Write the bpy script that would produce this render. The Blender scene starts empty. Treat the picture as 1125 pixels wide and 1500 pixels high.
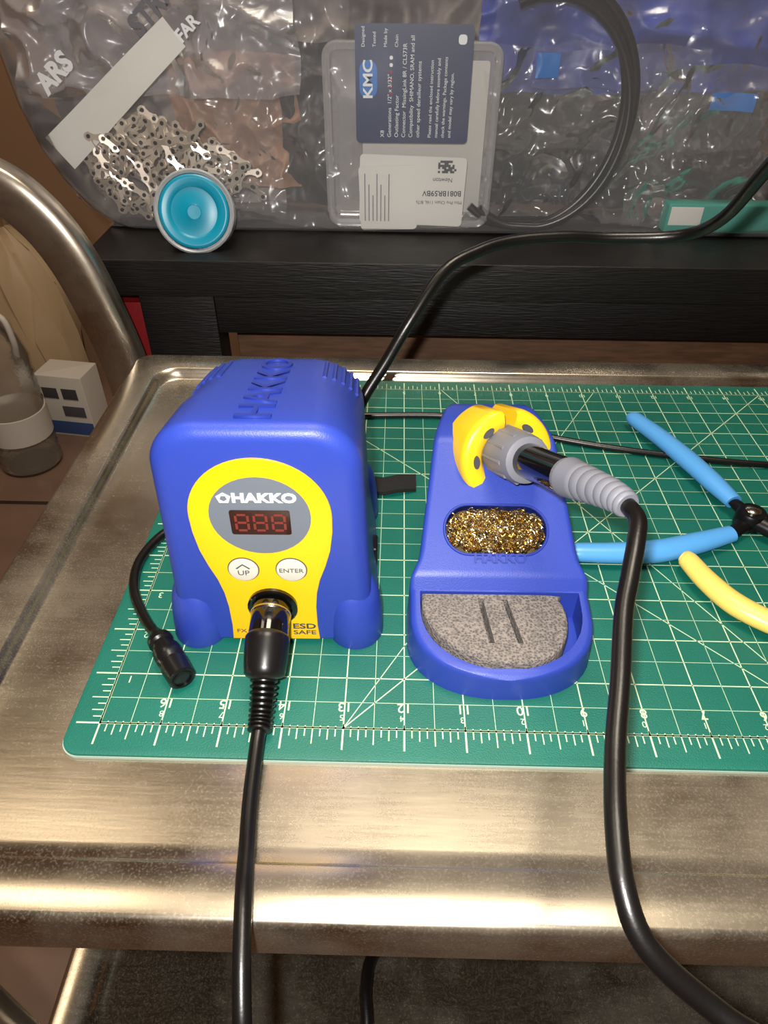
import bpy, bmesh, math, random
from mathutils import Vector, Matrix, noise
S=.001
random.seed(4)
COL=bpy.context.scene.collection
bpy.context.scene.view_settings.view_transform='Standard'
def lin(c):
    r=[]
    for v in c[:3]:
        v/=255; r.append(v/12.92 if v<=.04045 else ((v+.055)/1.055)**2.4)
    return (*r,1)
# ---------------- materials
def new_mat(name):
    m=bpy.data.materials.new(name); m.use_nodes=True
    nt=m.node_tree; b=nt.nodes['Principled BSDF']; return m,nt,b
def N(nt,t,**k):
    n=nt.nodes.new(t)
    for a,v in k.items():
        if a in n.inputs.keys(): n.inputs[a].default_value=v
        else: setattr(n,a,v)
    return n
def coords(nt,scale=(1,1,1),rot=(0,0,0)):
    tc=N(nt,'ShaderNodeTexCoord'); mp=N(nt,'ShaderNodeMapping')
    mp.inputs['Scale'].default_value=scale; mp.inputs['Rotation'].default_value=rot
    nt.links.new(tc.outputs['Object'],mp.inputs['Vector']); return mp.outputs['Vector']
def M_(name,c,rough=.5,metal=0,bump=0,bscale=400,var=0,vscale=60,coat=0,emit=None,es=0,spec=.5,stretch=(1,1,1)):
    m,nt,b=new_mat(name)
    b.inputs['Base Color'].default_value=lin(c); b.inputs['Roughness'].default_value=rough
    b.inputs['Metallic'].default_value=metal; b.inputs['Coat Weight'].default_value=coat
    b.inputs['Specular IOR Level'].default_value=spec
    if emit: b.inputs['Emission Color'].default_value=lin(emit); b.inputs['Emission Strength'].default_value=es
    if bump or var: vec=coords(nt,stretch)
    if bump:
        n=N(nt,'ShaderNodeTexNoise'); n.inputs['Scale'].default_value=bscale; n.inputs['Detail'].default_value=4
        nt.links.new(vec,n.inputs['Vector'])
        bp=N(nt,'ShaderNodeBump'); bp.inputs['Strength'].default_value=bump; bp.inputs['Distance'].default_value=.001
        nt.links.new(n.outputs['Fac'],bp.inputs['Height']); nt.links.new(bp.outputs['Normal'],b.inputs['Normal'])
    if var:
        n=N(nt,'ShaderNodeTexNoise'); n.inputs['Scale'].default_value=vscale; n.inputs['Detail'].default_value=6
        nt.links.new(vec,n.inputs['Vector'])
        r=N(nt,'ShaderNodeValToRGB'); l=lin(c)
        r.color_ramp.elements[0].position=.3; r.color_ramp.elements[1].position=.7
        r.color_ramp.elements[0].color=tuple(x*(1-var) for x in l[:3])+(1,)
        r.color_ramp.elements[1].color=tuple(min(1,x*(1+var)) for x in l[:3])+(1,)
        nt.links.new(n.outputs['Fac'],r.inputs['Fac']); nt.links.new(r.outputs['Color'],b.inputs['Base Color'])
    return m
def film(name,c,opac=.3,rough=.15,bump=.6,bscale=60,edge=.25,dist=.003):
    m,nt,b=new_mat(name); b.inputs['Base Color'].default_value=lin(c); b.inputs['Roughness'].default_value=rough
    b.inputs['Specular IOR Level'].default_value=.9
    vec=coords(nt)
    n=N(nt,'ShaderNodeTexNoise'); n.inputs['Scale'].default_value=bscale; n.inputs['Detail'].default_value=2; n.inputs['Distortion'].default_value=.8
    nt.links.new(vec,n.inputs['Vector'])
    ab=N(nt,'ShaderNodeMath',operation='SUBTRACT'); ab.inputs[1].default_value=.5; nt.links.new(n.outputs['Fac'],ab.inputs[0])
    a2=N(nt,'ShaderNodeMath',operation='ABSOLUTE'); nt.links.new(ab.outputs[0],a2.inputs[0])
    bp=N(nt,'ShaderNodeBump'); bp.inputs['Strength'].default_value=bump; bp.inputs['Distance'].default_value=dist
    nt.links.new(a2.outputs[0],bp.inputs['Height']); nt.links.new(bp.outputs['Normal'],b.inputs['Normal'])
    tr=N(nt,'ShaderNodeBsdfTransparent'); mx=N(nt,'ShaderNodeMixShader'); tr.inputs[0].default_value=(1,1,1,1)
    ly=N(nt,'ShaderNodeLayerWeight'); ly.inputs['Blend'].default_value=.3
    nt.links.new(bp.outputs['Normal'],ly.inputs['Normal'])
    ad=N(nt,'ShaderNodeMath',operation='MULTIPLY_ADD'); ad.inputs[1].default_value=edge; ad.inputs[2].default_value=opac; ad.use_clamp=True
    nt.links.new(ly.outputs['Facing'],ad.inputs[0]); nt.links.new(ad.outputs[0],mx.inputs['Fac'])
    gl=N(nt,'ShaderNodeBsdfGlossy'); gl.inputs['Roughness'].default_value=rough; nt.links.new(bp.outputs['Normal'],gl.inputs['Normal'])
    m2=N(nt,'ShaderNodeMixShader'); fr=N(nt,'ShaderNodeFresnel'); fr.inputs['IOR'].default_value=1.4; nt.links.new(bp.outputs['Normal'],fr.inputs['Normal'])
    out=nt.nodes['Material Output']
    nt.links.new(tr.outputs[0],mx.inputs[1]); nt.links.new(b.outputs[0],mx.inputs[2])
    nt.links.new(fr.outputs[0],m2.inputs['Fac']); nt.links.new(mx.outputs[0],m2.inputs[1]); nt.links.new(gl.outputs[0],m2.inputs[2])
    nt.links.new(m2.outputs[0],out.inputs['Surface'])
    return m
def steel(name,c=(176,168,155),rough=.3,dust=.5,sc=(1,1,1),dc=(150,132,105),thr=(.45,.72)):
    m,nt,b=new_mat(name); b.inputs['Metallic'].default_value=1
    vec=coords(nt); vs=coords(nt,sc)
    n=N(nt,'ShaderNodeTexNoise'); n.inputs['Scale'].default_value=9; n.inputs['Detail'].default_value=9; n.inputs['Roughness'].default_value=.6
    nt.links.new(vec,n.inputs['Vector'])
    r=N(nt,'ShaderNodeValToRGB'); r.color_ramp.elements[0].position=thr[0]; r.color_ramp.elements[1].position=thr[1]
    nt.links.new(n.outputs['Fac'],r.inputs['Fac'])
    n3=N(nt,'ShaderNodeTexNoise'); n3.inputs['Scale'].default_value=1100; n3.inputs['Detail'].default_value=2
    nt.links.new(vec,n3.inputs['Vector'])
    r3=N(nt,'ShaderNodeValToRGB'); r3.color_ramp.elements[0].position=.5; r3.color_ramp.elements[1].position=.75
    nt.links.new(n3.outputs['Fac'],r3.inputs['Fac'])
    mm=N(nt,'ShaderNodeMath',operation='MULTIPLY_ADD'); mm.inputs[1].default_value=.3
    nt.links.new(r3.outputs['Color'],mm.inputs[0]); nt.links.new(r.outputs['Color'],mm.inputs[2])
    m2=N(nt,'ShaderNodeMath',operation='MULTIPLY'); m2.inputs[1].default_value=dust; m2.use_clamp=True
    nt.links.new(mm.outputs[0],m2.inputs[0])
    mixc=N(nt,'ShaderNodeMix',data_type='RGBA'); mixc.inputs['A'].default_value=lin(c); mixc.inputs['B'].default_value=lin(dc)
    nt.links.new(m2.outputs[0],mixc.inputs['Factor']); nt.links.new(mixc.outputs['Result'],b.inputs['Base Color'])
    inv=N(nt,'ShaderNodeMath',operation='MULTIPLY_ADD'); inv.inputs[1].default_value=-.7; inv.inputs[2].default_value=1
    nt.links.new(m2.outputs[0],inv.inputs[0]); nt.links.new(inv.outputs[0],b.inputs['Metallic'])
    n2=N(nt,'ShaderNodeTexNoise'); n2.inputs['Scale'].default_value=40; n2.inputs['Detail'].default_value=5
    nt.links.new(vs,n2.inputs['Vector'])
    ra=N(nt,'ShaderNodeMapRange'); ra.inputs['To Min'].default_value=rough-.03; ra.inputs['To Max'].default_value=rough+.05
    nt.links.new(n2.outputs['Fac'],ra.inputs['Value'])
    rb=N(nt,'ShaderNodeMath',operation='MULTIPLY_ADD'); rb.inputs[1].default_value=.3
    nt.links.new(m2.outputs[0],rb.inputs[0]); nt.links.new(ra.outputs[0],rb.inputs[2]); nt.links.new(rb.outputs[0],b.inputs['Roughness'])
    bp=N(nt,'ShaderNodeBump'); bp.inputs['Strength'].default_value=.04; bp.inputs['Distance'].default_value=.0005
    nt.links.new(n2.outputs['Fac'],bp.inputs['Height']); nt.links.new(bp.outputs['Normal'],b.inputs['Normal'])
    return m
m_blue=M_('blue_plastic',(42,64,162),.42,bump=.12,bscale=1800)
m_blued=M_('blue_plastic_emboss',(34,54,148),.42)
m_yel=M_('yellow_plastic',(248,192,8),.4)
m_yel2=M_('yellow_rubber',(244,198,34),.32)
m_grey=M_('panel_grey',(104,112,124),.45)
m_black=M_('black_plastic',(16,16,17),.3)
m_cable=M_('black_cable_rubber',(12,11,11),.32,bump=.05,bscale=900)
m_blackgl=M_('black_gloss',(12,11,11),.1,coat=.6)
m_rub=M_('grey_rubber',(116,118,128),.5)
m_white=M_('white_print',(235,238,235),.5)
m_btn=M_('button_white',(205,203,190),.45)
m_dk=M_('dark_print',(70,70,75),.5)
m_disp=M_('display_window',(44,16,14),.15,coat=.5)
m_seg=M_('led_segment',(118,42,34),.4,emit=(200,60,40),es=.015)
m_mat=M_('green_mat',(10,97,83),.45,bump=.25,bscale=1500,var=.1,vscale=25)
m_matb=M_('mat_core',(150,165,155),.6)
m_line=M_('mat_print',(190,214,178),.5)
m_steel=steel('stainless_tray',(200,190,172),rough=.22,dust=.42,sc=(1,12,1),dc=(122,108,88),thr=(.44,.85))
m_steel2=steel('stainless_clean',(200,190,176),rough=.3,dust=.2,sc=(1,1,6))
m_wood=M_('black_brown_wood',(13,11,11),.48,bump=.5,bscale=60,var=.5,vscale=50,stretch=(1,1,14),spec=.35)
m_brown=M_('brown_wood',(90,62,42),.6,var=.3,vscale=40,stretch=(1,1,8))
m_red=M_('red_cover',(120,14,20),.4)
m_teal=M_('teal_plastic',(0,140,172),.35)
m_teal2=M_('teal_green',(50,150,135),.4)
m_pbl=M_('blue_grip',(84,158,224),.33)
m_pyl=M_('yellow_grip',(238,208,105),.35)
m_tool=M_('blackened_steel',(30,30,32),.35,metal=.7)
m_chrome=M_('polished_metal',(190,188,182),.2,metal=1)
m_chain=M_('chain_metal',(215,203,188),.36,metal=.7)
m_brass=M_('brass_wool',(210,178,105),.25,metal=1)
m_brass2=M_('brass_wool_pale',(240,230,200),.22,metal=1)
m_paper=M_('white_paper',(218,215,208),.6)
m_navy=M_('navy_card',(26,44,84),.45)
m_kblue=M_('logo_blue',(20,110,190),.4)
m_bag_blue=M_('blue_fabric',(24,50,138),.45,bump=.8,bscale=50,var=.45,vscale=25)
m_darkbag=M_('dark_pouch',(36,34,36),.5,bump=.8,bscale=60,var=.6,vscale=30)
m_tan=M_('tan_contents',(160,122,98),.45,bump=.6,bscale=50,var=.3,vscale=20)
m_greyc=M_('grey_contents',(120,111,108),.6,bump=.8,bscale=40,var=.4,vscale=22)
m_gtext=M_('bag_print',(235,235,235),.5)
m_gtext2=M_('bag_print_grey',(85,85,92),.5)
m_film=film('clear_bag_film',(225,222,222),.05,.2,.8,26,dist=.004)
m_film2=film('frosted_bag_film',(165,158,162),.45,.3,.7,20,dist=.004)
m_bin=film('clear_bin_plastic',(225,222,226),.08,.15,.05,20,edge=.2)
m_case=film('clear_case_plastic',(205,202,200),.28,.18,.05,20)
m_jug=film('jug_plastic',(205,195,180),.22,.12,.6,30)
m_sponge,nt,b=new_mat('sponge_grey'); b.inputs['Roughness'].default_value=.95
vec=coords(nt); v=N(nt,'ShaderNodeTexVoronoi'); v.inputs['Scale'].default_value=900; nt.links.new(vec,v.inputs['Vector'])
n=N(nt,'ShaderNodeTexNoise'); n.inputs['Scale'].default_value=320; n.inputs['Detail'].default_value=8; nt.links.new(vec,n.inputs['Vector'])
mx=N(nt,'ShaderNodeMath',operation='MULTIPLY'); nt.links.new(v.outputs['Distance'],mx.inputs[0]); nt.links.new(n.outputs['Fac'],mx.inputs[1])
r=N(nt,'ShaderNodeValToRGB'); r.color_ramp.elements[0].position=.02; r.color_ramp.elements[1].position=.36
r.color_ramp.elements[0].color=lin((66,64,66)); r.color_ramp.elements[1].color=lin((136,128,122))
nt.links.new(mx.outputs[0],r.inputs['Fac']); nt.links.new(r.outputs['Color'],b.inputs['Base Color'])
bp=N(nt,'ShaderNodeBump'); bp.inputs['Strength'].default_value=.9; bp.inputs['Distance'].default_value=.0012
nt.links.new(mx.outputs[0],bp.inputs['Height']); nt.links.new(bp.outputs['Normal'],b.inputs['Normal'])
m_floor,nt,b=new_mat('floor_tile'); b.inputs['Roughness'].default_value=.35
vec=coords(nt); bk=N(nt,'ShaderNodeTexBrick'); bk.offset=0; bk.inputs['Scale'].default_value=1
bk.inputs['Brick Width'].default_value=.33; bk.inputs['Row Height'].default_value=.33; bk.inputs['Mortar Size'].default_value=.006
bk.inputs['Color1'].default_value=lin((150,120,104)); bk.inputs['Color2'].default_value=lin((138,110,95)); bk.inputs['Mortar'].default_value=lin((60,46,40))
nt.links.new(vec,bk.inputs['Vector'])
n=N(nt,'ShaderNodeTexNoise'); n.inputs['Scale'].default_value=9; n.inputs['Detail'].default_value=6; nt.links.new(vec,n.inputs['Vector'])
mc=N(nt,'ShaderNodeMix',data_type='RGBA',blend_type='MULTIPLY'); mc.inputs['Factor'].default_value=.5
nt.links.new(bk.outputs['Color'],mc.inputs['A']); nt.links.new(n.outputs['Fac'],mc.inputs['B']); nt.links.new(mc.outputs['Result'],b.inputs['Base Color'])
m_wall=M_('wall_paint',(150,118,90),.85,bump=.1,bscale=200,var=.08,vscale=3)
m_ceil=M_('ceiling_paint',(225,215,200),.9,var=.03,vscale=3)
# ---------------- geometry helpers (all lengths in mm)
def group(name,loc=(0,0,0)):
    e=bpy.data.objects.new(name,None); e.empty_display_size=.02; e.location=Vector(loc)*S; COL.objects.link(e); return e
def put(o,parent):
    COL.objects.link(o)
    if parent is not None:
        o.parent=parent; o.matrix_parent_inverse=Matrix.Translation(parent.location).inverted()
    return o
def mesh(name,verts,faces,mat,parent=None,smooth=40,M=None):
    me=bpy.data.meshes.new(name)
    vs=[(M@Vector(v) if M else Vector(v))*S for v in verts]
    me.from_pydata(vs,[],faces); me.update()
    bm=bmesh.new(); bm.from_mesh(me); bmesh.ops.recalc_face_normals(bm,faces=bm.faces); bm.to_mesh(me); bm.free()
    if smooth:
        me.shade_smooth(); me.set_sharp_from_angle(angle=math.radians(smooth))
    me.materials.append(mat)
    return put(bpy.data.objects.new(name,me),parent)
def loft(name,rings,mat,parent=None,M=None,cap=True,closed=True,smooth=40):
    n=len(rings[0]); vs=[p for r in rings for p in r]; fs=[]
    for i in range(len(rings)-1):
        for j in range(n if closed else n-1):
            k=(j+1)%n; fs.append((i*n+j,i*n+k,(i+1)*n+k,(i+1)*n+j))
    if cap: fs.append(tuple(range(n))); fs.append(tuple((len(rings)-1)*n+j for j in range(n)))
    return mesh(name,vs,fs,mat,parent,smooth,M)
def prism(name,pts,z0,z1,mat,parent=None,M=None,bev=0,smooth=40):
    if bev:
        c=Vector((sum(p[0] for p in pts)/len(pts),sum(p[1] for p in pts)/len(pts)))
        def ins(d):
            R=[]; n=len(pts)
            for i in range(n):
                a=Vector(pts[i-1]);b_=Vector(pts[i]);d_=Vector(pts[(i+1)%n])
                t=(d_-a); t=t.normalized() if t.length else Vector((1,0)); nn=Vector((-t.y,t.x))
                if nn.dot(c-b_)<0: nn=-nn
                R.append(b_+nn*d)
            return R
        rings=[]
        sgn=1 if z1>z0 else -1
        rings.append([(p[0],p[1],z0) for p in pts])
        for a in (0,30,60,90):
            d=bev*(1-math.cos(math.radians(a))); z=z1-sgn*bev+sgn*bev*math.sin(math.radians(a))
            rings.append([(p[0],p[1],z) for p in ins(d)])
    else: rings=[[(p[0],p[1],z0) for p in pts],[(p[0],p[1],z1) for p in pts]]
    return loft(name,rings,mat,parent,M,smooth=smooth)
def rrect(x0,x1,y0,y1,r,n=6):
    P=[]
    for cx,cy,a0 in ((x1-r,y0+r,-90),(x1-r,y1-r,0),(x0+r,y1-r,90),(x0+r,y0+r,180)):
        for i in range(n+1):
            a=math.radians(a0+90*i/n); P.append((cx+r*math.cos(a),cy+r*math.sin(a)))
    return P
def box(name,x0,x1,y0,y1,z0,z1,mat,parent=None,M=None,bev=1,r=None):
    r=r or max(bev,.5)
    return prism(name,rrect(x0,x1,y0,y1,r,4),z0,z1,mat,parent,M,bev=bev)
def catmull(P,sub):
    P=[Vector(p) for p in P]; out=[]; Q=[2*P[0]-P[1]]+P+[2*P[-1]-P[-2]]
    for i in range(1,len(Q)-2):
        for k in range(sub):
            t=k/sub; a,b_,c,d=Q[i-1],Q[i],Q[i+1],Q[i+2]
            out.append(.5*((2*b_)+(c-a)*t+(2*a-5*b_+4*c-d)*t*t+(3*b_-a-3*c+d)*t**3))
    out.append(P[-1]); return out
def tubedata(pts,rad,sub=6,seg=14,flat=1.0,up=(0,0,1)):
    if isinstance(rad,(int,float)): rad=[rad]*len(pts)
    if sub>1:
        C=catmull([(p[0],p[1],p[2]) for p in pts],sub)
        R=[]
        for i in range(len(pts)-1):
            for k in range(sub): R.append(rad[i]+(rad[i+1]-rad[i])*k/sub)
        R.append(rad[-1])
    else: C=[Vector(p) for p in pts]; R=list(rad)
    rings=[]; nrm=None
    for i,p in enumerate(C):
        t=(C[min(i+1,len(C)-1)]-C[max(i-1,0)]).normalized()
        if nrm is None:
            u=Vector(up); 
            if abs(u.dot(t))>.95: u=Vector((0,1,0))
            nrm=(u-t*u.dot(t)).normalized()
        else: nrm=(nrm-t*nrm.dot(t)).normalized()
        s=t.cross(nrm)
        rings.append([tuple(p+(s*math.cos(2*math.pi*j/seg)+nrm*flat*math.sin(2*math.pi*j/seg))*R[i]) for j in range(seg)])
    return rings
def tube(name,pts,rad,mat,parent=None,sub=6,seg=14,flat=1.0,M=None,up=(0,0,1)):
    return loft(name,tubedata(pts,rad,sub,seg,flat,up),mat,parent,M)
def multi(name,ringsets,mat,parent=None,M=None,cap=True):
    vs=[];fs=[]
    for rings in ringsets:
        o=len(vs); n=len(rings[0]); vs+=[p for r in rings for p in r]
        for i in range(len(rings)-1):
            for j in range(n):
                k=(j+1)%n; fs.append((o+i*n+j,o+i*n+k,o+(i+1)*n+k,o+(i+1)*n+j))
        if cap: fs.append(tuple(o+j for j in range(n))); fs.append(tuple(o+(len(rings)-1)*n+j for j in range(n)))
    return mesh(name,vs,fs,mat,parent,40,M)
def axisM(o,d,up=(0,0,1)):
    z=Vector(d).normalized(); x=Vector(up).cross(z).normalized(); y=z.cross(x)
    m=Matrix((x,y,z)).transposed().to_4x4(); m.translation=Vector(o); return m
def lathe(name,prof,mat,parent=None,M=None,seg=32):
    return loft(name,[[(r_*math.cos(2*math.pi*j/seg),r_*math.sin(2*math.pi*j/seg),z) for j in range(seg)] for r_,z in prof],mat,parent,M)
def text(name,s,h,M,mat,parent=None,ext=.15,off=0,sx=1.0,align='CENTER'):
    cu=bpy.data.curves.new(name,'FONT'); cu.body=s; cu.size=h*1.38; cu.align_x=align; cu.align_y='CENTER'
    cu.extrude=ext; cu.offset=off; cu.resolution_u=3
    o=bpy.data.objects.new(name+'_src',cu); COL.objects.link(o)
    dg=bpy.context.evaluated_depsgraph_get(); me=bpy.data.meshes.new_from_object(o.evaluated_get(dg))
    bpy.data.objects.remove(o); bpy.data.curves.remove(cu)
    MM=M@Matrix.Diagonal((sx,1,1,1))
    for v in me.vertices: v.co=(MM@v.co)*S
    me.materials.clear(); me.materials.append(mat); me.name=name
    return put(bpy.data.objects.new(name,me),parent)
def boolean(o,cutter):
    md=o.modifiers.new('cut','BOOLEAN'); md.operation='DIFFERENCE'; md.solver='EXACT'; md.object=cutter
    dg=bpy.context.evaluated_depsgraph_get(); me=bpy.data.meshes.new_from_object(o.evaluated_get(dg))
    o.modifiers.clear(); o.data=me; me.shade_smooth(); me.set_sharp_from_angle(angle=math.radians(35))
    bpy.data.objects.remove(cutter)
T=Matrix.Translation
def RX(a): return Matrix.Rotation(math.radians(a),4,'X')
def RY(a): return Matrix.Rotation(math.radians(a),4,'Y')
def RZ(a): return Matrix.Rotation(math.radians(a),4,'Z')
# ---------------- room
def wallbox(name,x0,x1,y0,y1,z0,z1,mat):
    return mesh(name,[(x0,y0,z0),(x1,y0,z0),(x1,y1,z0),(x0,y1,z0),(x0,y0,z1),(x1,y0,z1),(x1,y1,z1),(x0,y1,z1)],
      [(0,1,2,3),(4,5,6,7),(0,1,5,4),(1,2,6,5),(2,3,7,6),(3,0,4,7)],mat,None,0)
wallbox('floor',-1800,1800,-1600,1700,-760,-700,m_floor)
wallbox('ceiling',-1800,1800,-1600,1700,1700,1760,m_ceil)
wallbox('wall_back',-1800,1800,1600,1700,-700,1700,m_wall)
wallbox('wall_front',-1800,1800,-1600,-1500,-700,1700,m_wall)
wallbox('wall_left',-1800,-1700,-1500,1600,-700,1700,m_wall)
wallbox('wall_right',1700,1800,-1500,1600,-700,1700,m_wall)
# ---------------- cart
X0,X1,Y0,Y1=-202,430,-78,317
cart=group('steel_utility_cart',(114,119,-700))
def trayprof(name,prof,zc):
    rings=[[(p[0],p[1],zc+z) for p in rrect(X0+i,X1-i,Y0+i,Y1-i,rr,8)] for i,z,rr in prof]
    return loft(name,rings,m_steel,cart,smooth=50)
trayprof('top_tray',[(2,-19,10),(0,-18,12),(0,3,12),(.5,4.6,12),(1.6,5.6,12),(3,6,12),(19.5,5.2,14),(20.6,4.6,15),(22,1.6,16),(23,-1.6,17),(24.2,-2.4,18),(30,-2.6,20)],0)
trayprof('lower_shelf',[(2,-30,10),(0,-29,12),(0,3,12),(2,6.6,12),(4,7,12),(19,6.4,14),(23,2,16),(27,-2.4,18)],-240)
for i,(x,y) in enumerate(((X0+10,Y0+12),(X1-10,Y0+12),(X0+10,Y1-12),(X1-10,Y1-12))):
    tube('leg_%d'%(i+1),[(x,y,-4),(x,y,-680)],9,m_steel2,cart,sub=1)
    lathe('caster_%d'%(i+1),[(4,-9),(19,-9),(20,-7),(20,7),(19,9),(4,9)],m_black,cart,T((x,y,-680))@RY(90))
hp=[(-217,338,-60),(-220,338,-14),(-228,338,30),(-239,338,70),(-255,338,100),(-279,338,122),(-315,338,132),(-350,338,134),(-400,338,122)]
hr=[]
C=catmull(hp,6)
for i,p in enumerate(C):
    t=(C[min(i+1,len(C)-1)]-C[max(i-1,0)]).normalized(); s=Vector((-t.z,0,t.x))
    ring=[]
    for u,v_ in ((-19,-5),(-18,-6),(-4,-6.6),(-2,-6.8),(3,-7),(8,-6.6),(11.5,-5),(12.5,-4),(12.5,5),(11,6),(-18,4),(-19,3)):
        ring.append(tuple(p+s*u*-1+Vector((0,v_*1.5,0))))
    hr.append(ring)
loft('push_handle',hr,m_steel2,cart,smooth=60)
# ---------------- cutting mat
def g(n): return (12-n)*25.4
mat_=group('cutting_mat',(89,138,-2.5))
prism('mat_core',rrect(-140,318,-15,292,8,8),-2.6,-1.2,m_matb,mat_)
prism('mat_surface',rrect(-139.6,317.6,-14.6,291.6,8,8),-1.2,0,m_mat,mat_,bev=.3)
Q=[];F=[]
def ln(xa,ya,xb,yb,w):
    d=Vector((xb-xa,yb-ya)).normalized(); nn=Vector((-d.y,d.x))*w/2; o=len(Q)
    for x,y in ((xa+nn.x,ya+nn.y),(xb+nn.x,yb+nn.y),(xb-nn.x,yb-nn.y),(xa-nn.x,ya-nn.y)): Q.append((x,y,.06))
    F.append((o,o+1,o+2,o+3))
H=11*25.4; XL=g(17); XR=g(0)
for i in range(35):
    x=g(i/2); ln(x,0,x,H,.55 if i%2==0 else .24)
for j in range(23):
    y=j*12.7; ln(XL,y,XR,y,.55 if j%2==0 else .24)
for e in (0,H): ln(XL,e,XR,e,.9)
for e in (XL,XR): ln(e,0,e,H,.9)
def tl(k): return 10 if k%8==0 else 7.5 if k%4==0 else 5.5 if k%2==0 else 4
for k in range(17*8+1):
    x=XL+k*25.4/8; L=tl(k); w=.75 if k%8==0 else .5
    ln(x,2 if k%8==0 else 1,x,-L,w); ln(x,H,x,H+min(L,9),w)
for k in range(11*8+1):
    y=k*25.4/8; L=tl(k); w=.75 if k%8==0 else .5
    ln(XL,y,XL-L,y,w); ln(XR,y,XR+L,y,w)
ln(g(13),0,g(13)+H,H,.5); ln(g(4.6),0,g(4.6)-H/math.tan(math.radians(60)),H,.5); ln(g(13),0,g(13)+H/math.tan(math.radians(60)),H,.4); ln(g(4.6),0,g(4.6)-H,H,.5)
mesh('grid_lines',Q,F,m_line,mat_,0)
for n_ in range(1,17):
    text('number_%d'%n_,str(n_),4.6,T((g(n_),10.5,.1))@RZ(180),m_line,mat_,ext=.02,off=.05)
    k=abs(n_-8); text('small_number_%d'%n_,str(k),3.0,T((g(n_)-1,5.2,.1))@RZ(180),m_line,mat_,ext=.02)
    text('rear_number_%d'%n_,str(17-n_),3.6,T((g(n_),H-5,.1))@RZ(180),m_line,mat_,ext=.02)
for n_ in range(1,11):
    text('side_number_%d'%n_,str(n_),3.8,T((XL+6,n_*25.4-3,.1))@RZ(180),m_line,mat_,ext=.02)
# ---------------- soldering station
st=group('soldering_station',(-59,98,0)); MS=T((-59,45.5,0))@RZ(1.0)
D=108
def body_top(y): return 118-.17*y-5*(y/D)**2
def body_hw(y): return 40.5-3.4*(y/D)
ylist=[]; rf,rb=7,26
for a in range(90,-1,-15): ylist.append((rf*(1-math.cos(math.radians(90-a))) , rf*(1-math.sin(math.radians(90-a)))))
for y in (20,35,50,65): ylist.append((y,0))
for a in range(0,91,15): ylist.append((D-rb+rb*math.sin(math.radians(a)), rb*(1-math.cos(math.radians(a)))))
rings=[]
for y,d in ylist:
    h=body_top(y)-d*(1 if y<50 else .9); hw=body_hw(y)-d*(1 if y<50 else .45); rc=19 if y<50 else 22; rc=max(rc-d*.3,8); z0=2.5
    pts=[]
    for z in (z0,12,30,50,70): pts.append((-hw,z))
    for a in range(180,89,-9): pts.append((-(hw-rc)+rc*math.cos(math.radians(a)),h-rc+rc*math.sin(math.radians(a))))
    for a in range(90,-1,-9): pts.append(((hw-rc)+rc*math.cos(math.radians(a)),h-rc+rc*math.sin(math.radians(a))))
    for z in (70,50,30,12,z0): pts.append((hw,z))
    R=[]
    for x,z in pts:
        k=1+.11*max(0,1-z/110); fl=1+.07*max(0,1-z/32)**1.5
        R.append((x*k*fl,y,z))
    rings.append(R)
loft('body',rings,m_blue,st,MS,smooth=50)
def foot(nm,x,y,ry=13.5,rx=13):
    R=[]
    for z,s in ((0,.97),(1,1),(10,1),(16,.985),(21,.95),(25,.9),(28.5,.8),(31,.66),(32.6,.45),(33.2,.1)):
        R.append([(x*(1-.05*z/37)+rx*s*math.cos(2*math.pi*j/28),y+(z/37)*3+ry*s*math.sin(2*math.pi*j/28),z) for j in range(28)])
    loft(nm,R,m_blue,st,MS,smooth=50)
foot('foot_1',-36.2,8.5); foot('foot_2',36.2,8.5); foot('foot_3',-33,94); foot('foot_4',33,94)
half=[(28.5*math.sin(math.radians(a)),76+28.5*math.cos(math.radians(a))) for a in range(0,91,6)]+[(28.3,68),(27,58),(24.6,49),(21.9,41),(20.2,33),(19.4,24),(19.4,12),(20,2.6)]
key=half+[(-x,z) for x,z in reversed(half[1:])]
MF=MS@RX(90)
prism('yellow_panel',key,-.5,.7,m_yel,st,MF,bev=.3)
circ=lambda cx,cy,r_,n=40,ry=None:[(cx+r_*math.cos(2*math.pi*i/n),cy+(ry or r_)*math.sin(2*math.pi*i/n)) for i in range(n)]
prism('grey_disc',circ(0,76.5,20.2,ry=19.6),.7,.95,m_grey,st,MF)
prism('display_window',rrect(-12,12,67.5,80,1,3),.95,1.25,m_disp,st,MF)
seg=[]
for d in (-7.3,0,7.3):
    cx,cy=d,73.8
    def sg(x0,x1,y0,y1): 
        r_=[[(x0,y0,1.25),(x1,y0,1.25),(x1,y1,1.25),(x0,y1,1.25)],[(x0,y0,1.4),(x1,y0,1.4),(x1,y1,1.4),(x0,y1,1.4)]]; seg.append(r_)
    for yy in (-4,0,4): sg(cx-1.7,cx+1.7,cy+yy-.5,cy+yy+.5)
    for xx in (-2.4,2.4):
        for yy in (-2,2): sg(cx+xx-.5,cx+xx+.5,cy+yy-1.5,cy+yy+1.5)
multi('led_digits',seg,m_seg,st,MF)
text('logo_text','HAKKO',4.4,MF@T((2.5,86,1.1)),m_white,st,ext=.12,off=.28,sx=1.18)
prism('logo_pentagon',[(-13.2+3*math.sin(math.radians(a)),86+2.7*math.cos(math.radians(a))) for a in range(0,360,72)],.95,1.2,m_white,st,MF)
prism('logo_pentagon_core',[(-13.2+1.5*math.sin(math.radians(a)),86+1.4*math.cos(math.radians(a))) for a in range(36,396,72)],1.2,1.3,m_grey,st,MF)
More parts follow.
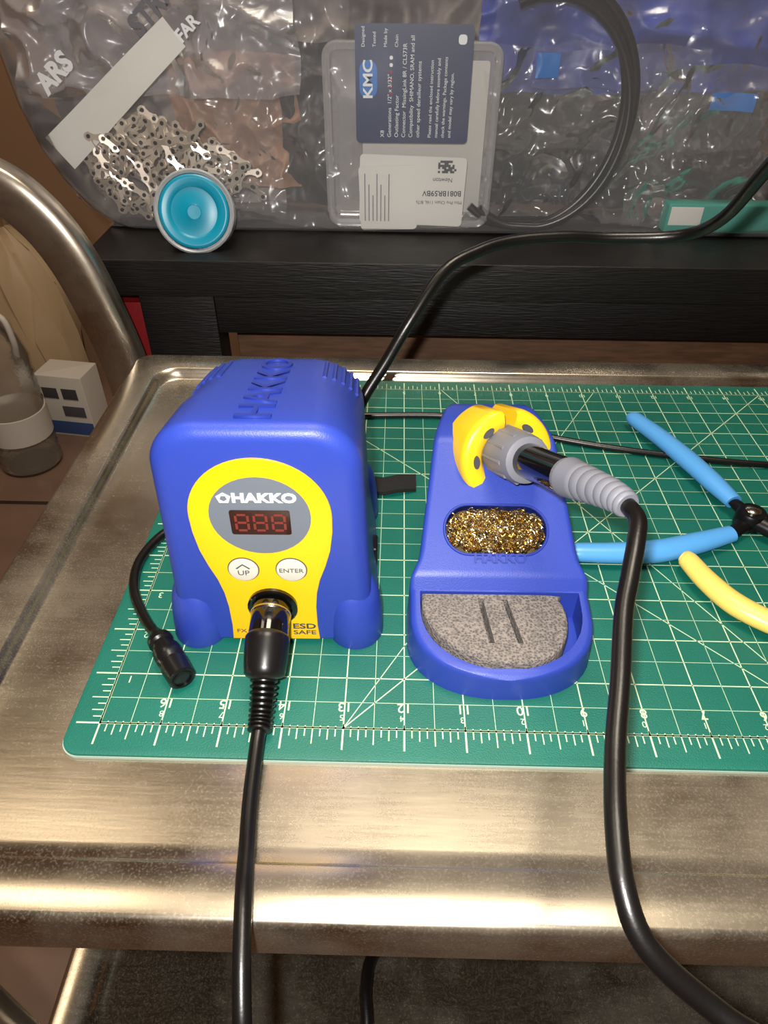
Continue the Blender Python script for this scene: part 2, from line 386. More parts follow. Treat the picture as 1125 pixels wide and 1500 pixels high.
for i,(x,s) in enumerate(((-10,'UP'),(10.2,'ENTER'))):
    prism('button_%d'%(i+1),circ(x,47.5,6.3),.7,1.6,m_btn,st,MF,bev=.4)
    text('button_label_%d'%(i+1),s,2.8 if i==0 else 2.3,MF@T((x,46 if i==0 else 47.5,1.7)),m_dk,st,ext=.05,sx=1.1)
    loft('button_ring_%d'%(i+1),[[(p[0],p[1],z) for p in circ(x,47.5,r_)] for r_,z in ((6.7,.7),(6.7,1),(6.3,1),(6.3,.7))],m_dk,st,MF,cap=False)
multi('button_arrow',[[[(-13,48.8,1.7),(-10,51.3,1.7),(-10,50.6,1.7),(-12.6,48.4,1.7)],[(-13,48.8,1.8),(-10,51.3,1.8),(-10,50.6,1.8),(-12.6,48.4,1.8)]],
 [[(-7,48.8,1.7),(-10,51.3,1.7),(-10,50.6,1.7),(-7.4,48.4,1.7)],[(-7,48.8,1.8),(-10,51.3,1.8),(-10,50.6,1.8),(-7.4,48.4,1.8)]]],m_dk,st,MF)
text('esd_text','ESD',3.4,MF@T((13.3,11.4,.8)),m_dk,st,ext=.05,off=.12,sx=1.35)
text('safe_text','SAFE',2.8,MF@T((13.3,7.2,.8)),m_dk,st,ext=.05,off=.05,sx=1.3)
text('model_text','FX',2.4,MF@T((-15.5,8,.8)),m_dk,st,ext=.05,sx=1.2)
lathe('socket_ring',[(11,.7),(11,2.2),(10.3,2.8),(8.8,2.8),(8.6,.8)],m_blackgl,st,MF@T((.3,25,0)))
yc=45; sl=-math.degrees(math.atan(.17+10*yc/D/D))
text('top_emboss','HAKKO',14.5,MS@T((1,yc,body_top(yc)+.1))@RX(sl)@RZ(90),m_blued,st,ext=.5,off=.1,sx=1.12)
vr=[]
for sgn in (-1,1):
    for k in range(5):
        a=math.radians(74-k*11); P=[]
        for y in (58,64,70,76,82):
            d=0 if y<D-rb else rb*(1-math.cos(math.asin(min(1,(y-(D-rb))/rb))))
            h=body_top(y)-d*.9; hw=body_hw(y)-d*.45; rc=22-d*.3
            x=(hw-rc)+(rc+.15)*math.cos(a); z=h-rc+(rc+.15)*math.sin(a)
            P.append((sgn*x*(1+.11*max(0,1-z/110)),y+ k*1.2,z-k*.25))
        vr.append(tubedata(P,1.0,2,8,.8))
multi('vent_slats',vr,m_blued,st,MS)
box('rear_clip',40,46,48,60,2,14,m_black,st,MS)
tube('corner_scuff',[(-38.4,3.4,94.5),(-37.4,2.4,98),(-35.6,1.7,101),(-32.5,1.2,103.6)],[.2,.9,.8,.2],m_black,st,sub=4,seg=8,M=MS)
plug=group('iron_plug_cable',(-59,17,14))
tube('plug_shell',[(-59,43,25),(-59,36,23.5),(-59,29,21.5)],[8.6,8.6,8.6],m_blackgl,plug,sub=3,seg=28)
lathe('plug_collar',[(8.6,-1),(8.9,-.5),(8.9,.5),(8.6,1)],m_chrome,plug,axisM((-59,40,24.3),(0,-1,-.18)))
tube('plug_grip',[(-59,30,22),(-59,29,21.6),(-59,22,18.5),(-59,15,15),(-59,13.5,14)],[8.2,9.6,9.4,8.6,5.5],m_black,plug,sub=3,seg=28)
pp=catmull([(-59,14,14.3),(-59,7,10),(-59,0,6.5),(-59,-6,5)],10)
tube('strain_relief',pp,[(5.9 if i%3 else 4.7)-i*.035 for i in range(len(pp))],m_cable,plug,sub=1,seg=18)
tube('cord',[(-59,-2,6),(-59,-14,4.2),(-58,-34,3.8),(-56,-52,5),(-54,-66,9.4),(-52,-80,10),(-50,-95,7),(-48,-110,-2),(-48,-124,-30),(-49,-130,-90),(-52,-130,-250),(-60,-122,-480),(-80,-112,-690)],3,m_cable,plug)
sc_=group('spare_cable',(-10,0,-238))
tube('cable',[(120,60,-238.5),(60,40,-238.5),(10,20,-236),(-13,-8,-230),(-17,-30,-222),(-16,-50,-222),(-25,-62,-226),(-60,-72,-229)],3.6,m_cable,sc_)
pc=group('power_cord',(20,215,113))
tube('cord',[(-36,158,20),(-32,168,32),(-25,181,49),(-12,191,68),(1,199,89),(19,215,111),(38,227,118),(58,236,121),(88,241,122),(117,243,121),(151,234,126),(160,210,143),(153,165,178),(150,120,215),(170,60,240)],3.3,m_cable,pc,seg=18)
tc=group('thin_cord',(96,217,2))
tube('cord',[(-70,225,2.2),(-50,238,2.2),(-26,240,2.2),(31,241,2.2),(64,230,2.2),(96,217,2.2),(134,206,2.2),(174,198,2.2),(224,191,2.2),(300,190,2.2)],2.1,m_cable,tc)
lc=group('connector_lead',(-117,48,4))
tube('lead',[(-106,128,8),(-118,126,4),(-131,114,3),(-137,94,3),(-134,74,3),(-124,56,3.2),(-114,43,5)],2.5,m_cable,lc)
dd=(Vector((-92,13,6.5))-Vector((-114,43,6))).normalized()
q0=Vector((-115,44.5,6)); A=[(0,2.6),(3,3.4),(5,5.4),(7,5.6),(8,5.6),(9,4.6),(12,4.8),(13,6),(16,6.3),(20,6.2),(21,5.4),(22,5.4),(23,6.3),(31,6),(32,6),(32.5,5)]
tube('barrel_connector',[q0+dd*s for s,_ in A],[r_ for _,r_ in A],m_black,lc,sub=1,seg=20)
lathe('connector_face',[(4.6,0),(4.6,1.2),(3.8,1.2),(3.6,.2),(.1,.2)],m_tool,lc,axisM(q0+dd*32,dd))
vs_=group('hook_loop_strap',(-5,163,1))
R=[]
for x,y,z in ((-20,161,4),(-12,161,3.2),(-4,163,4),(2,165,3),(7,167,1.6)): R.append([(x,y-7,z-1.4),(x,y+7,z-1.2),(x,y+7,z+1.2),(x,y-7,z+1)])
loft('strap',R,M_('velcro_black',(18,18,19),.9,bump=1,bscale=900),vs_)
# ---------------- iron holder
ho=group('soldering_iron_holder',(43,80,0)); MH=T((43.5,15.8,0))@RZ(.5)
def hw_(y):
    if y<32: return max(41*(1-((32-y)/32)**2.2)**(1/2.2),3)
    if y<46: return 41
    if y<58: return 41-4.5*(.5-.5*math.cos((y-46)/12*math.pi))
    return 36.5-(y-58)*.145-max(0,y-110)*.12
def top_(y):
    if y<44: return 15.5+6.5*(y/44)**1.5
    if y<48: return 22+6*(y-44)/4
    if y<104: return 28+(y-48)*.66
    return 65+min(y-104,12)*.15
ys=[0,.4,1.2,2.5,4.5,7,10,14,18,23,28,32,38,42,44,45,46,47,48,50,54,58,66,76,86,96,102,104,107,112,120,130,136,140,142.5,144]
rings=[]
for y in ys:
    w=hw_(y); h=top_(y)
    if y>130: e=((y-130)/14); w-=6*e*e; h-=14*(1-math.sqrt(max(0,1-e*e)))
    if y<3: h-=2*(1-y/3)
    rc=3.0 if w>6 else 1.5
    pts=[(-w-1.2,0),(-w-1.0,3)]
    pts+=[(-w-1+1.0*(z/h),z) for z in (h*.35,h*.65)]
    for a in range(180,89,-18): pts.append((-(w-rc)+rc*math.cos(math.radians(a)),h-rc+rc*math.sin(math.radians(a))))
    pts.append((-w*.33,h)); pts.append((w*.33,h))
    for a in range(90,-1,-18): pts.append(((w-rc)+rc*math.cos(math.radians(a)),h-rc+rc*math.sin(math.radians(a))))
    pts+=[(w+1-1.0*(z/h),z) for z in (h*.65,h*.35)]
    pts+=[(w+1.0,3),(w+1.2,0)]
    rings.append([(x,y,z) for x,z in pts])
base=loft('base',rings,m_blue,ho,MH,smooth=35)
ys2=[4.6,5.5,7,10,14,18,23,28,32,38,43.2]
ol=[(hw_(y-3.4)-4.6 if y<36 else 36.4,y) for y in ys2]
ol=[(-x,y) for x,y in reversed(ol)]+ol
cut=prism('c',ol,5,60,m_blue,None,MH); boolean(base,cut)
SL=math.degrees(math.atan(.66))
MW=MH@T((-1,66,28+(66-48)*.66))@RX(SL)
cut=prism('c',rrect(-23.5,23.5,-11.5,11.5,11,8),-14,14,m_blue,None,MW); boolean(base,cut)
loft('window_rim',[[(p[0],p[1],z) for p in rrect(-23.5-e,23.5+e,-11.5-e,11.5+e,11+e,8)] for e,z in ((0,-6),(0,.25),(.4,.6),(.9,.6),(1.3,0))],m_blued,ho,MW,cap=False)
text('emboss','HAKKO',4.4,MH@T((.5,54.2,28+6.2*.66+.3))@RX(SL),m_blued,ho,ext=.5,off=.16,sx=1.15)
wr=[[],[]]
for i in range(800):
    cx=random.uniform(-21,21); cy=random.uniform(-9.5,9.5)
    if abs(cx)>14: cy*=.75
    cz=random.uniform(-6,-.8)+2.8*(1-(cx/23)**2)*(1-(cy/11)**2); r_=random.uniform(.7,2.4); ph=random.uniform(0,6.28)
    ax_=axisM((cx,cy,cz),(random.uniform(-1,1),random.uniform(-1,1),random.uniform(-.4,1)))
    P=[ax_@Vector((r_*math.cos(ph+t*.8),r_*math.sin(ph+t*.8),(t-5)*.4)) for t in range(11)]
    P=[Vector((max(-22.8,min(22.8,p.x)),max(-10.8,min(10.8,p.y)),max(-13,p.z))) for p in P]
    wr[0 if i%2<1 else 1].append(tubedata(P,.27,1,4,.4))
multi('brass_wool',wr[0],m_brass,ho,MW); multi('brass_wool_pale',wr[1],m_brass2,ho,MW)
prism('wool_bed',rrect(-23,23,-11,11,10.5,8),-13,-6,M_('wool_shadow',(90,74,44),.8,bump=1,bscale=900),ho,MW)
so=[(-35.5,42.8),(23,42.8),(27,40),(29,33),(28.4,24),(25.5,16),(20,9.5),(12,6),(0,5.2),(-10,7),(-19,11),(-27,17.5),(-33,26),(-35.6,34)]
so2=[(p.x,p.y) for p in catmull([(x,y,0) for x,y in so]+[(so[0][0],so[0][1],0)],3)][:-1]
rg=[[(p[0],p[1],6) for p in so2]]
cxs=Vector((-2,25))
for z,k in ((18,1),(19.4,.99),(20,.965)): rg.append([(cxs.x+(p[0]-cxs.x)*k,cxs.y+(p[1]-cxs.y)*k,z+(p[1]-24)*.05) for p in so2])
sp=loft('sponge',rg,m_sponge,ho,MH,smooth=40)
for x0,dx in ((-9,3),(2,4.5)):
    c=loft('c',[[(x0+dx*t-1.2,40-25*t,13),(x0+dx*t+1.2,40-25*t,13),(x0+dx*t+1.2,40-25*t,26),(x0+dx*t-1.2,40-25*t,26)] for t in (0,.25,.5,.75,1)],m_sponge,None,MH); boolean(sp,c)
# yellow receptacle
AX=Vector((.294,-.881,.376)); R0=Vector((46,116,63)); MR=axisM(R0,AX)@T((0,-4,0))
sec=[]
for i in range(73):
    a=math.radians(84+9+ (360-18)*i/72)
    e={0:.8,72:.8,1:.93,71:.93}.get(i,1)
    ro,ri=23.8,11.5; mid=(ro+ri)/2; prof=[]
    for r_,z in ((ri,-20),(ro-3,-21),(ro-.5,-19),(ro,3),(ro-.5,5.2),(ro-1.8,6.5),(ri+6,6.5),(ri+3,5.4),(ri,2)):
        r_=mid+(r_-mid)*e; prof.append((r_*math.cos(a),r_*math.sin(a),z))
    sec.append(prof)
loft('iron_receptacle',sec,m_yel2,ho,MR,smooth=50)
for i,a in enumerate((125,178,235,300,50)):
    mm=MR@RZ(a)@T((16.5,0,5.4)); lathe('vent_hole_%d'%(i+1),[(.1,1.4),(2.0,1.4),(2.2,.3)],m_dk,ho,mm@Matrix.Diagonal((.8,1.6,1,1)),seg=16)
loft('support_column',[[(R0.x+w*math.cos(2*math.pi*j/24),R0.y+8+d*math.sin(2*math.pi*j/24)+k,z) for j in range(24)] for z,w,d,k in ((40,25,18,6),(54,24,16,6),(60,19,10,7),(64,12,6,7))],m_blue,ho)
# ---------------- soldering iron
ir=group('soldering_iron',tuple(R0))
def ax(s,dz=0): return R0+AX*s+Vector((0,0,dz-1.5*max(0,1-max(s,0)/60)))
A=[(-60,1.0),(-45,3),(-30,3),(-22,5),(-21,9.5),(-6,11),(4,12),(12,12.2),(20,11.8),(24,11.4),(26.5,10.8),(27.5,8.4)]
tube('tip_and_sleeve',[ax(s) for s,_ in A[:4]],[r_ for _,r_ in A[:4]],m_chrome,ir,sub=1,seg=20)
tube('grip',[ax(s) for s,_ in A[4:]],[r_ for _,r_ in A[4:]],m_rub,ir,sub=1,seg=28)
fl=[]
for k in range(10):
    a=2*math.pi*k/10; m0=axisM(R0-Vector((0,0,1.2)),AX)
    fl.append(tubedata([m0@Vector((11.3*math.cos(a),11.3*math.sin(a),s)) for s in (0,6,14,22)],1.1,2,8))
multi('grip_ridges',fl,m_rub,ir)
tube('barrel',[ax(26),ax(28),ax(45),ax(62)],[8.0,8.0,7.4,7.8],m_blackgl,ir,sub=1,seg=28)
P=[ax(60),ax(68,.2),ax(78,.6),ax(88,.8),ax(96,.4),ax(102,-.8)]
Cc=catmull(P,8); Rr=[]
for i in range(len(Cc)):
    t=i/(len(Cc)-1); r_=8.6-3.7*t**.9
    if t<.04: r_=7.8
    if t>.25 and i%4==0: r_-=.5
    Rr.append(r_)
tube('strain_relief',Cc,Rr,m_rub,ir,sub=1,seg=24)
e=Cc[-1]
tube('cord',[Cc[-6],e,(77,17.5,101.5),(74.5,8,99.5),(70.5,-4,95),(67,-15,90),(63,-35,82),(58,-55,77),(54,-75,75),(53,-91,72),(57,-102,67),(70,-111,60),(84,-118,56),(120,-126,45),(170,-125,10),(200,-110,-60)],3.05,m_cable,ir,sub=8,seg=18)
# ---------------- cutters / pliers
def tool(nm,A,B,pv,head,mg,loc):
    g_=group(nm,loc)
    tube('handle_1',[(x,y,6.5) for x,y,_ in A],[r_ for *_,r_ in A],mg,g_,flat=.8,seg=18)
    tube('handle_2',[(x,y,6) for x,y,_ in B],[r_ for *_,r_ in B],mg,g_,flat=.8,seg=18)
    a=Vector(A[-1][:2]); b_=Vector(B[-1][:2]); p=Vector(pv)
    tube('arm_1',[(a.x,a.y,6.5),((a.x+p.x)/2,(a.y+p.y)/2,7),(p.x,p.y,7)],[3.6,4.2,6.5],m_tool,g_,flat=.6)
    tube('arm_2',[(b_.x,b_.y,6),((b_.x+p.x)/2,(b_.y+p.y)/2,5.5),(p.x,p.y,5.5)],[3.6,4.2,6.5],m_tool,g_,flat=.6)
    lathe('pivot_boss',[(7,0),(8,1),(8,9),(7,10.5),(.1,10.5)],m_tool,g_,T((p.x,p.y,1)))
    lathe('pivot_screw',[(4.2,0),(4.2,1),(3.4,1.7),(.1,1.9)],m_chrome,g_,T((p.x,p.y,11.3)))
    for i,h in enumerate(head):
        tube('jaw_%d'%(i+1),[(p.x,p.y,6.5)]+[(x,y,6.5) for x,y,_ in h],[6.5]+[r_ for *_,r_ in h],m_tool,g_,flat=.8)
tool('flush_cutters',[(152,238,3.5),(153,234,5.6),(163,214,6.2),(173,190,6.6),(181,167,6.4),(187,148,5)],[(86,104,3.5),(90,104,5.6),(110,104,6.2),(132,106,6.8),(155,113,6.4),(176,121,5)],(191,134),
  [[(204,127,5),(216,121,1.5)],[(203,121,5),(214,117,1.5)]],m_pbl,(191,134,0))
tool('needle_nose_pliers',[(144,102,3.5),(146,99,5.4),(151,84,6),(160,68,6.4),(176,55,6.2),(196,47,5)],[(196,-18,3.5),(197,-15,5.4),(200,2,6),(205,18,6),(212,30,5)],(224,44),
  [[(240,50,5),(285,70,1.2)],[(242,46,5),(286,67,1.2)]],m_pyl,(224,44,0))
# ---------------- bench behind
be=group('storage_bench',(100,550,-700))
box('top_board',-250,700,363,800,32,60,m_wood,be,bev=1)
box('apron',-155,690,371,389,-2,32,m_wood,be,bev=.6)
box('post_1',-212,-152,368,400,-700,32,m_wood,be,bev=1)
box('post_2',640,690,368,400,-700,32,m_wood,be,bev=1)
box('post_3',-212,-152,760,795,-700,32,m_wood,be,bev=1)
box('post_4',640,690,760,795,-700,32,m_wood,be,bev=1)
box('lower_board',-212,690,372,795,-310,-290,m_wood,be,bev=1)
wc=group('wooden_crate',(200,500,-290))
box('crate_front',-148,600,412,424,-288,-12,m_brown,wc,bev=1)
box('crate_back',-148,600,700,712,-288,-12,m_brown,wc,bev=1)
box('crate_side_1',-148,-136,424,700,-288,-12,m_brown,wc,bev=1)
box('crate_side_2',588,600,424,700,-288,-12,m_brown,wc,bev=1)
box('crate_bottom',-136,588,424,700,-288,-276,m_brown,wc,bev=1)
rd=group('red_binder',(-245,420,-700))
box('cover_1',-247,-244,380,600,-700,20,m_red,rd,bev=.5); box('cover_2',-218,-215,380,600,-700,20,m_red,rd,bev=.5)
box('spine',-247,-215,377,381,-700,20,m_red,rd,bev=.5)
box('pages',-243,-219,384,590,-698,14,m_red,rd,bev=.5)
# ---------------- storage bin
bn=group('clear_storage_bin',(120,590,60))
def binring(z,i,fi): return [(p[0],p[1],z) for p in rrect(-312+i,560-i,424+fi,770-fi,34,8)]
loft('bin_shell',[binring(z,i,f_) for z,i,f_ in ((61,70,12),(61,66,8),(62.5,60,4),(66,54,2),(76,42,1),(95,28,.6),(120,16,.3),(150,8,0),(220,2,-2),(262,0,-4))],m_bin,bn,cap=False,smooth=60)
mesh('bin_floor',[(-250,436,61.5),(498,436,61.5),(498,758,61.5),(-250,758,61.5)],[(0,1,2,3)],m_bin,bn)
loft('bin_rim',[[(p[0],p[1],z) for p in rrect(-312-o,560+o,424-o,770+o,36,8)] for o,z in ((0,258),(8,258),(9,262),(8,266),(0,266),(-2,262))],m_case,bn,cap=False)
def sheet(nm,x0,x1,z0,z1,y,amp,mat,par,seed=0,nx=90,nz=60,freq=.03,lean=0,edge=1,smooth=180):
    V=[];Fc=[]
    for j in range(nz+1):
        for i in range(nx+1):
            u=i/nx;v_=j/nz; x=x0+(x1-x0)*u; z=z0+(z1-z0)*v_
            p=Vector((x*freq,z*freq,seed*7.3))
            r1=abs(noise.noise(p))*2; r2=abs(noise.noise(p*2.3+Vector((3,1,4)))); r4=abs(noise.noise(p*5+Vector((8,1,4)))); r3=noise.noise(p*.5+Vector((9,2,1)))
            d=amp*(r1*.8+r2*.45+r4*.1+r3*.8-.5)
            bx=noise.noise(Vector((z*.02,seed,1)))*edge*8; bz=noise.noise(Vector((x*.02,seed,5)))*edge*8
            V.append((x+bx*(abs(u-.5)*2)**3,max(428,y+d+lean*v_),max(62.5,z+bz*(abs(v_-.5)*2)**3)))
    for j in range(nz):
        for i in range(nx):
            a=j*(nx+1)+i; Fc.append((a,a+1,a+nx+2,a+nx+1))
    return mesh(nm,V,Fc,mat,par,smooth)
co=group('bagged_bike_parts',(100,500,62))
sheet('grey_fill',-295,60,64,250,505,20,m_greyc,co,1)
sheet('dark_fill',40,520,64,160,505,20,m_darkbag,co,2)
sheet('tan_part',-190,-90,82,180,478,14,m_tan,co,3)
sheet('dark_part',-105,-58,70,190,484,10,m_darkbag,co,13)
sheet('frosted_bag',-300,-85,155,258,452,14,m_film2,co,4)
sheet('clear_bag_chain',-262,-105,64,170,456,8,m_film,co,5,freq=.025)
sheet('clear_bag_mid',-150,-45,64,235,440,10,m_film,co,6,freq=.025)
sheet('clear_bag_right',60,220,64,190,452,12,m_film,co,7,freq=.03)
sheet('clear_bag_far',180,400,64,180,446,12,m_film,co,8,freq=.03)
sheet('clear_bag_top',60,400,120,250,450,10,m_film,co,12,freq=.025)
for i,(x0,x1,z0,z1) in enumerate(((80,150,70,130),(150,215,95,150),(215,300,84,150),(300,400,70,140))):
    sheet('dark_item_%d'%i,x0,x1,z0,z1,482+5*(i%2),14,m_darkbag,co,20+i,freq=.05)
bb=group('blue_tool_pouches',(180,470,160))
sheet('blue_pouch',52,420,156,255,478,14,m_bag_blue,bb,9,freq=.02)
sheet('blue_flap',95,235,162,186,458,5,m_bag_blue,bb,10,freq=.02)
sheet('blue_tab_1',93,110,170,186,448,3,m_kblue,bb,31,nx=12,nz=12,edge=.4); sheet('blue_tab_2',228,262,150,162,446,3,m_kblue,bb,32,nx=12,nz=12,edge=.4)
# chain
ch=group('bicycle_chain',(-210,440,62))
V=[];Fc=[];V2=[];F2=[]
out=[]
for i in range(32):
    t=i/32*2*math.pi
    x=6.3*math.cos(t); w=(4.2 if abs(x)>2.6 else 1.9+.35*abs(x)); out.append((x*1.35, w*math.sin(t)))
def link(m):
    o=len(V); n=len(out)
    for z in (-.8,.8):
        for x,y in out: V.append(m@Vector((x,y,z)))
    for i in range(n): k=(i+1)%n; Fc.append((o+i,o+k,o+n+k,o+n+i))
    Fc.append(tuple(o+i for i in range(n))); Fc.append(tuple(o+n+i for i in range(n)))
    for cx in (-5.0,5.0):
        q=len(V2)
        for i in range(10): V2.append(m@Vector((cx+1.6*math.cos(i*.628),1.6*math.sin(i*.628),-1.1)))
        for i in range(10): V2.append(m@Vector((cx+1.6*math.cos(i*.628),1.6*math.sin(i*.628),1.1)))
        for i in range(10): F2.append((q+i,q+(i+1)%10,q+10+(i+1)%10,q+10+i))
        F2.append(tuple(q+i for i in range(10))); F2.append(tuple(q+10+i for i in range(10)))
cnt=0
for s_ in range(90):
    x=random.uniform(-250,-150); z=random.uniform(70,140); a=random.uniform(0,6.28); yb=432+(s_%6)*4
    for k in range(9):
        a+=random.uniform(-.7,.7)
        nx_=x+11.5*math.cos(a); nz_=z+11.5*math.sin(a)
        lim=154-abs(nx_+225)*.42
        if nx_<-256+max(0,(98-nz_)*.7) or nx_>-112 or nz_<69 or nz_>lim: a+=1.9; continue
        if cnt<300: link(T(((x+nx_)/2,yb+random.uniform(-1,1),(z+nz_)/2))@RY(-math.degrees(a))@RX(90+random.uniform(-28,28))); cnt+=1
        x,z=nx_,nz_
mesh('link_plates',V,Fc,m_chain,ch,30); mesh('link_pins',V2,F2,m_tool,ch,30)
ps=group('printed_bag_label',(-220,434,150))
V=[]
for i in range(21):
    t=i/20; c=Vector((-272+104*t,430+1.5*math.sin(t*7),118+80*t)); w=Vector((-.6,0,.8))*(14-3*t)
    V+= [tuple(c-w),tuple(c+w)]
Fc=[(2*i,2*i+1,2*i+3,2*i+2) for i in range(20)]
mesh('paper_strip',V,Fc,m_paper,ps)
MB=lambda x,y,z,r_: T((x,y,z))@RX(90)@RZ(r_)
text('strip_text_grey','STRA',13,MB(-180,429,212,40),m_gtext2,ps,ext=.1,off=.7)
text('strip_text_small','FAR',8,MB(-158,429,200,40),m_gtext,ps,ext=.1,off=.4)
text('strip_text_left','ARS',13,MB(-260,429,172,38),m_gtext,ps,ext=.1,off=.8)
# parts case with card
kc=group('small_parts_case',(0,440,62))
prism('case_shell',rrect(-63,66,66,192,9,6),-440,-462,m_case,kc,RX(90),bev=3)
loft('case_rim',[[(p[0],-z+0,p[1]) for p in rrect(-63-o,66+o,66-o,192+o,9+o,6)] for o,z in ((0,-440),(1.6,-440),(1.6,-436),(0,-435),(-4,-436),(-4.5,-440))],m_case,kc,cap=False)
def flat(nm,x0,x1,z0,z1,y,mat,par,r_=2,rot=0): 
    cx,cz=(x0+x1)/2,(z0+z1)/2
    return prism(nm,rrect(x0-cx,x1-cx,z0-cz,z1-cz,r_,4),0,.5,mat,par,T((cx,y,cz))@RX(90)@RZ(rot))
flat('inner_papers',-36,60,72,180,452,m_paper,kc)
flat('navy_card',-40,45,128,204,433.5,m_navy,kc,3)
flat('logo_patch',-37,-24,158,182,432.6,m_kblue,kc,6)
text('logo_text','KMC',7,MB(-30.5,431.9,170,90),m_white,kc,ext=.1,off=.25,sx=1.2)
def lines(nm,L,x,dx,h,zb,mt): 
    for i,s in enumerate(L): text('%s_%d'%(nm,i),s,h,MB(x+i*dx,431.9,zb,90),mt,kc,ext=.05,align='LEFT')
lines('card_line',['X8','Generations  1/2" x 3/32"','Outlasting Factor','Connector  MissingLink 8R / CL573R','Compatibility  SHIMANO, SRAM and all','other speed derailleur systems'],-20,5.4,2.9,132,m_white)
lines('card_small',['Please read the enclosed instruction','manual carefully before assembly and','check the warnings. Package contents','and model may vary by region.'],16,5,2.5,132,m_white)
lines('card_top',['Designed','Tested','Made by','Chain'],-34,8,2.4,190,m_white)
flat('recycle_patch',34,40,192,198,432.6,m_white,kc,2)
for i in range(6): flat('red_dot_%d'%i,-15,-12.6,160+i*4.5,162.4+i*4.5,432.4,m_red if i<4 else m_white,kc,1)
flat('shipping_label',-38,46,67,119,433,m_paper,kc,3,-1.5)
flat('shipping_label_2',-38,8,63,112,432.2,m_paper,kc,3,2)
for i in range(7): flat('print_row_%d'%i,-34+i*3.2,-33.4+i*3.2,70,106-(i%3)*8,431.4,m_gtext2,kc,.25)
text('label_code','B081BR59BV',4.2,MB(28,431.6,92,180),m_dk,kc,ext=.05,off=.08)
text('label_name','Newton',3.4,MB(28,431.6,102,180),m_dk,kc,ext=.05)
text('label_info','Mini Pro Chain 116L 8/7s',2.6,MB(26,431.6,85,180),m_dk,kc,ext=.05)
qr=[]
for i in range(9):
    for j in range(6):
        if random.random()<.55:
            x=24+i*1.6; z=107+j*1.5; qr.append([[(x,431.6,z),(x+1.6,431.6,z),(x+1.6,431.6,z+1.5),(x,431.6,z+1.5)],[(x,432.4,z),(x+1.6,432.4,z),(x+1.6,432.4,z+1.5),(x,432.4,z+1.5)]])
multi('label_matrix_code',qr,m_dk,kc)
cb=group('coiled_black_cable',(104,450,147)); sets=[]
for k in range(4):
    rr=68+k*3; cx=94+random.uniform(-2,4); cz=146+random.uniform(-4,4)
    P=[]
    for i in range(61):
        a=math.radians(-125+235*i/60); P.append((cx+rr*math.cos(a),436+k*5+3*math.sin(a*2+k),max(66,cz+rr*1.15*math.sin(a))))
    sets.append(tubedata(P,3.4,1,12))
multi('coils',sets,m_cable,cb)
tb=group('teal_box',(240,440,64)); box('box_body',212,300,432,448,64,86,m_teal2,tb,bev=2); box('box_label',214,240,430.8,432,70,84,m_paper,tb,bev=.3)
bo=group('supplement_bottle',(-163,400,88))
MBt=axisM((-163,392,87),(.12,-1,.35))
lathe('bottle_wall',[(.1,-26),(25,-26),(29.5,-22),(30.3,2),(29,3.2),(27,2),(26.7,-4)],film('frosted_bottle',(190,195,200),.6,.3,.02,10),bo,MBt,40)
lathe('teal_cap',[(.1,1.6),(5,1.7),(5.3,2.0),(5.7,1.7),(17.4,1.4),(19,2.9),(21,3.1),(23.5,4),(25,4),(26.3,3),(26.3,-8),(24,-9),(.1,-9)],m_teal,bo,MBt,48)
# ---------------- things on the floor at left
def jug(nm,x,y,r_,h,capm):
    g_=group(nm,(x,y,-700)); M0=T((x,y,-700))
    pr=[(.1,0),(r_*.8,0),(r_,8)]
    for k in range(10):
        z=20+k*(h*.62-20)/10; pr+=[(r_,z),(r_*.95,z+6)]
    pr+=[(r_,h*.65),(r_*.85,h*.76),(r_*.5,h*.88),(r_*.25,h*.93),(r_*.24,h*.98)]
    lathe('jug_body',pr,m_jug,g_,M0); lathe('jug_cap',[(r_*.3,h*.96),(r_*.3,h*1.03),(r_*.26,h*1.04),(.1,h*1.04)],capm,g_,M0)
    lathe('jug_label',[(r_*1.01,h*.2),(r_*1.01,h*.36)],m_paper,g_,M0)
    tube('jug_handle',[(x+r_*.3,y-10,-700+h*.92),(x+r_*.9,y-20,-700+h*.9),(x+r_*1.0,y-20,-700+h*.78),(x+r_*.85,y-10,-700+h*.68)],6,m_paper,g_)
jug('water_jug',-840,1140,66,400,m_paper)
wb=group('white_carton',(-770,1290,-700)); Mb=T((-778,1290,-700))@RZ(-8)@Matrix.Scale(.78,4)
box('carton',-75,75,-50,50,0,205,m_paper,wb,Mb,bev=2)
box('carton_band',-74,74,-51.5,-50,6,50,M_('carton_blue',(60,85,140),.6),wb,Mb,bev=.3)
for i in range(2): box('carton_print_%d'%i,-60+i*62,-12+i*62,-51.5,-50,130,165,m_dk,wb,Mb,bev=.3)
box('carton_bars',-10,60,-51.5,-50,70,105,m_gtext2,wb,Mb,bev=.3)
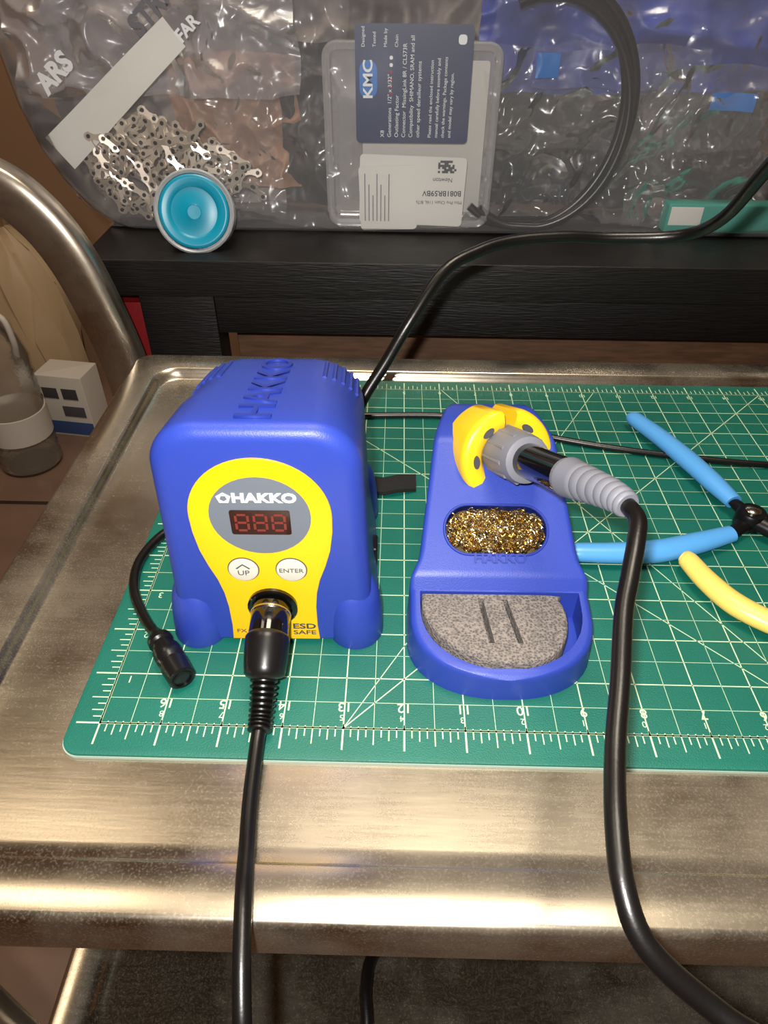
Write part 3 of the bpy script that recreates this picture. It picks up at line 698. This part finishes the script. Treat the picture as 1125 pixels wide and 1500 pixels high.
pb=group('cream_grocery_bag',(-930,1450,-700))
R=[]
for z,s in ((0,.9),(60,1.05),(180,1.1),(300,1.0),(380,.75),(430,.35),(480,.5)):
    R.append([(-940+120*s*math.cos(2*math.pi*j/40)*(1+.15*math.sin(j*1.7+z*.02)),1460+80*s*math.sin(2*math.pi*j/40)*(1+.15*math.sin(j*2.3+z*.03)),-700+z) for j in range(40)])
loft('bag_body',R,M_('cream_plastic',(200,175,140),.45,bump=.5,bscale=20),pb,smooth=60)
# ---------------- lights
def area(nm,loc,tgt,size,power,col):
    l=bpy.data.lights.new(nm,'AREA'); l.energy=power; l.size=size; l.color=col; o=bpy.data.objects.new(nm,l)
    o.location=Vector(loc)*S; o.rotation_euler=(Vector(tgt)-Vector(loc)).to_track_quat('-Z','Y').to_euler(); COL.objects.link(o); return o
area('ceiling_lamp',(100,250,1690),(100,250,0),.6,20,(1,.88,.7))
area('ceiling_lamp.001',(-900,500,1690),(-900,500,0),.5,4.5,(1,.82,.6))
fl_=bpy.data.lights.new('camera_flash','SPOT'); fl_.energy=10; fl_.spot_size=math.radians(130); fl_.spot_blend=.6; fl_.shadow_soft_size=.006; fl_.color=(1,.96,.91)
fo=bpy.data.objects.new('camera_flash',fl_); fo.location=Vector((-24,-178,290))*S
fo.rotation_euler=(Vector((0,160,30))-Vector((-24,-178,290))).to_track_quat('-Z','Y').to_euler(); COL.objects.link(fo)
w=bpy.data.worlds.new('world'); bpy.context.scene.world=w; w.use_nodes=True
w.node_tree.nodes['Background'].inputs[0].default_value=(1,.85,.7,1); w.node_tree.nodes['Background'].inputs[1].default_value=.3
# ---------------- camera
c=bpy.data.cameras.new('camera'); o=bpy.data.objects.new('camera',c); COL.objects.link(o)
o.matrix_world=T(Vector((-6.47,-166.76,256.27))*S)@RZ(.935)@RX(90-39.779)@RZ(.492)
c.sensor_fit='VERTICAL'; c.sensor_height=24; c.lens=1030/1500*24; c.clip_start=.01; c.clip_end=20
bpy.context.scene.camera=o
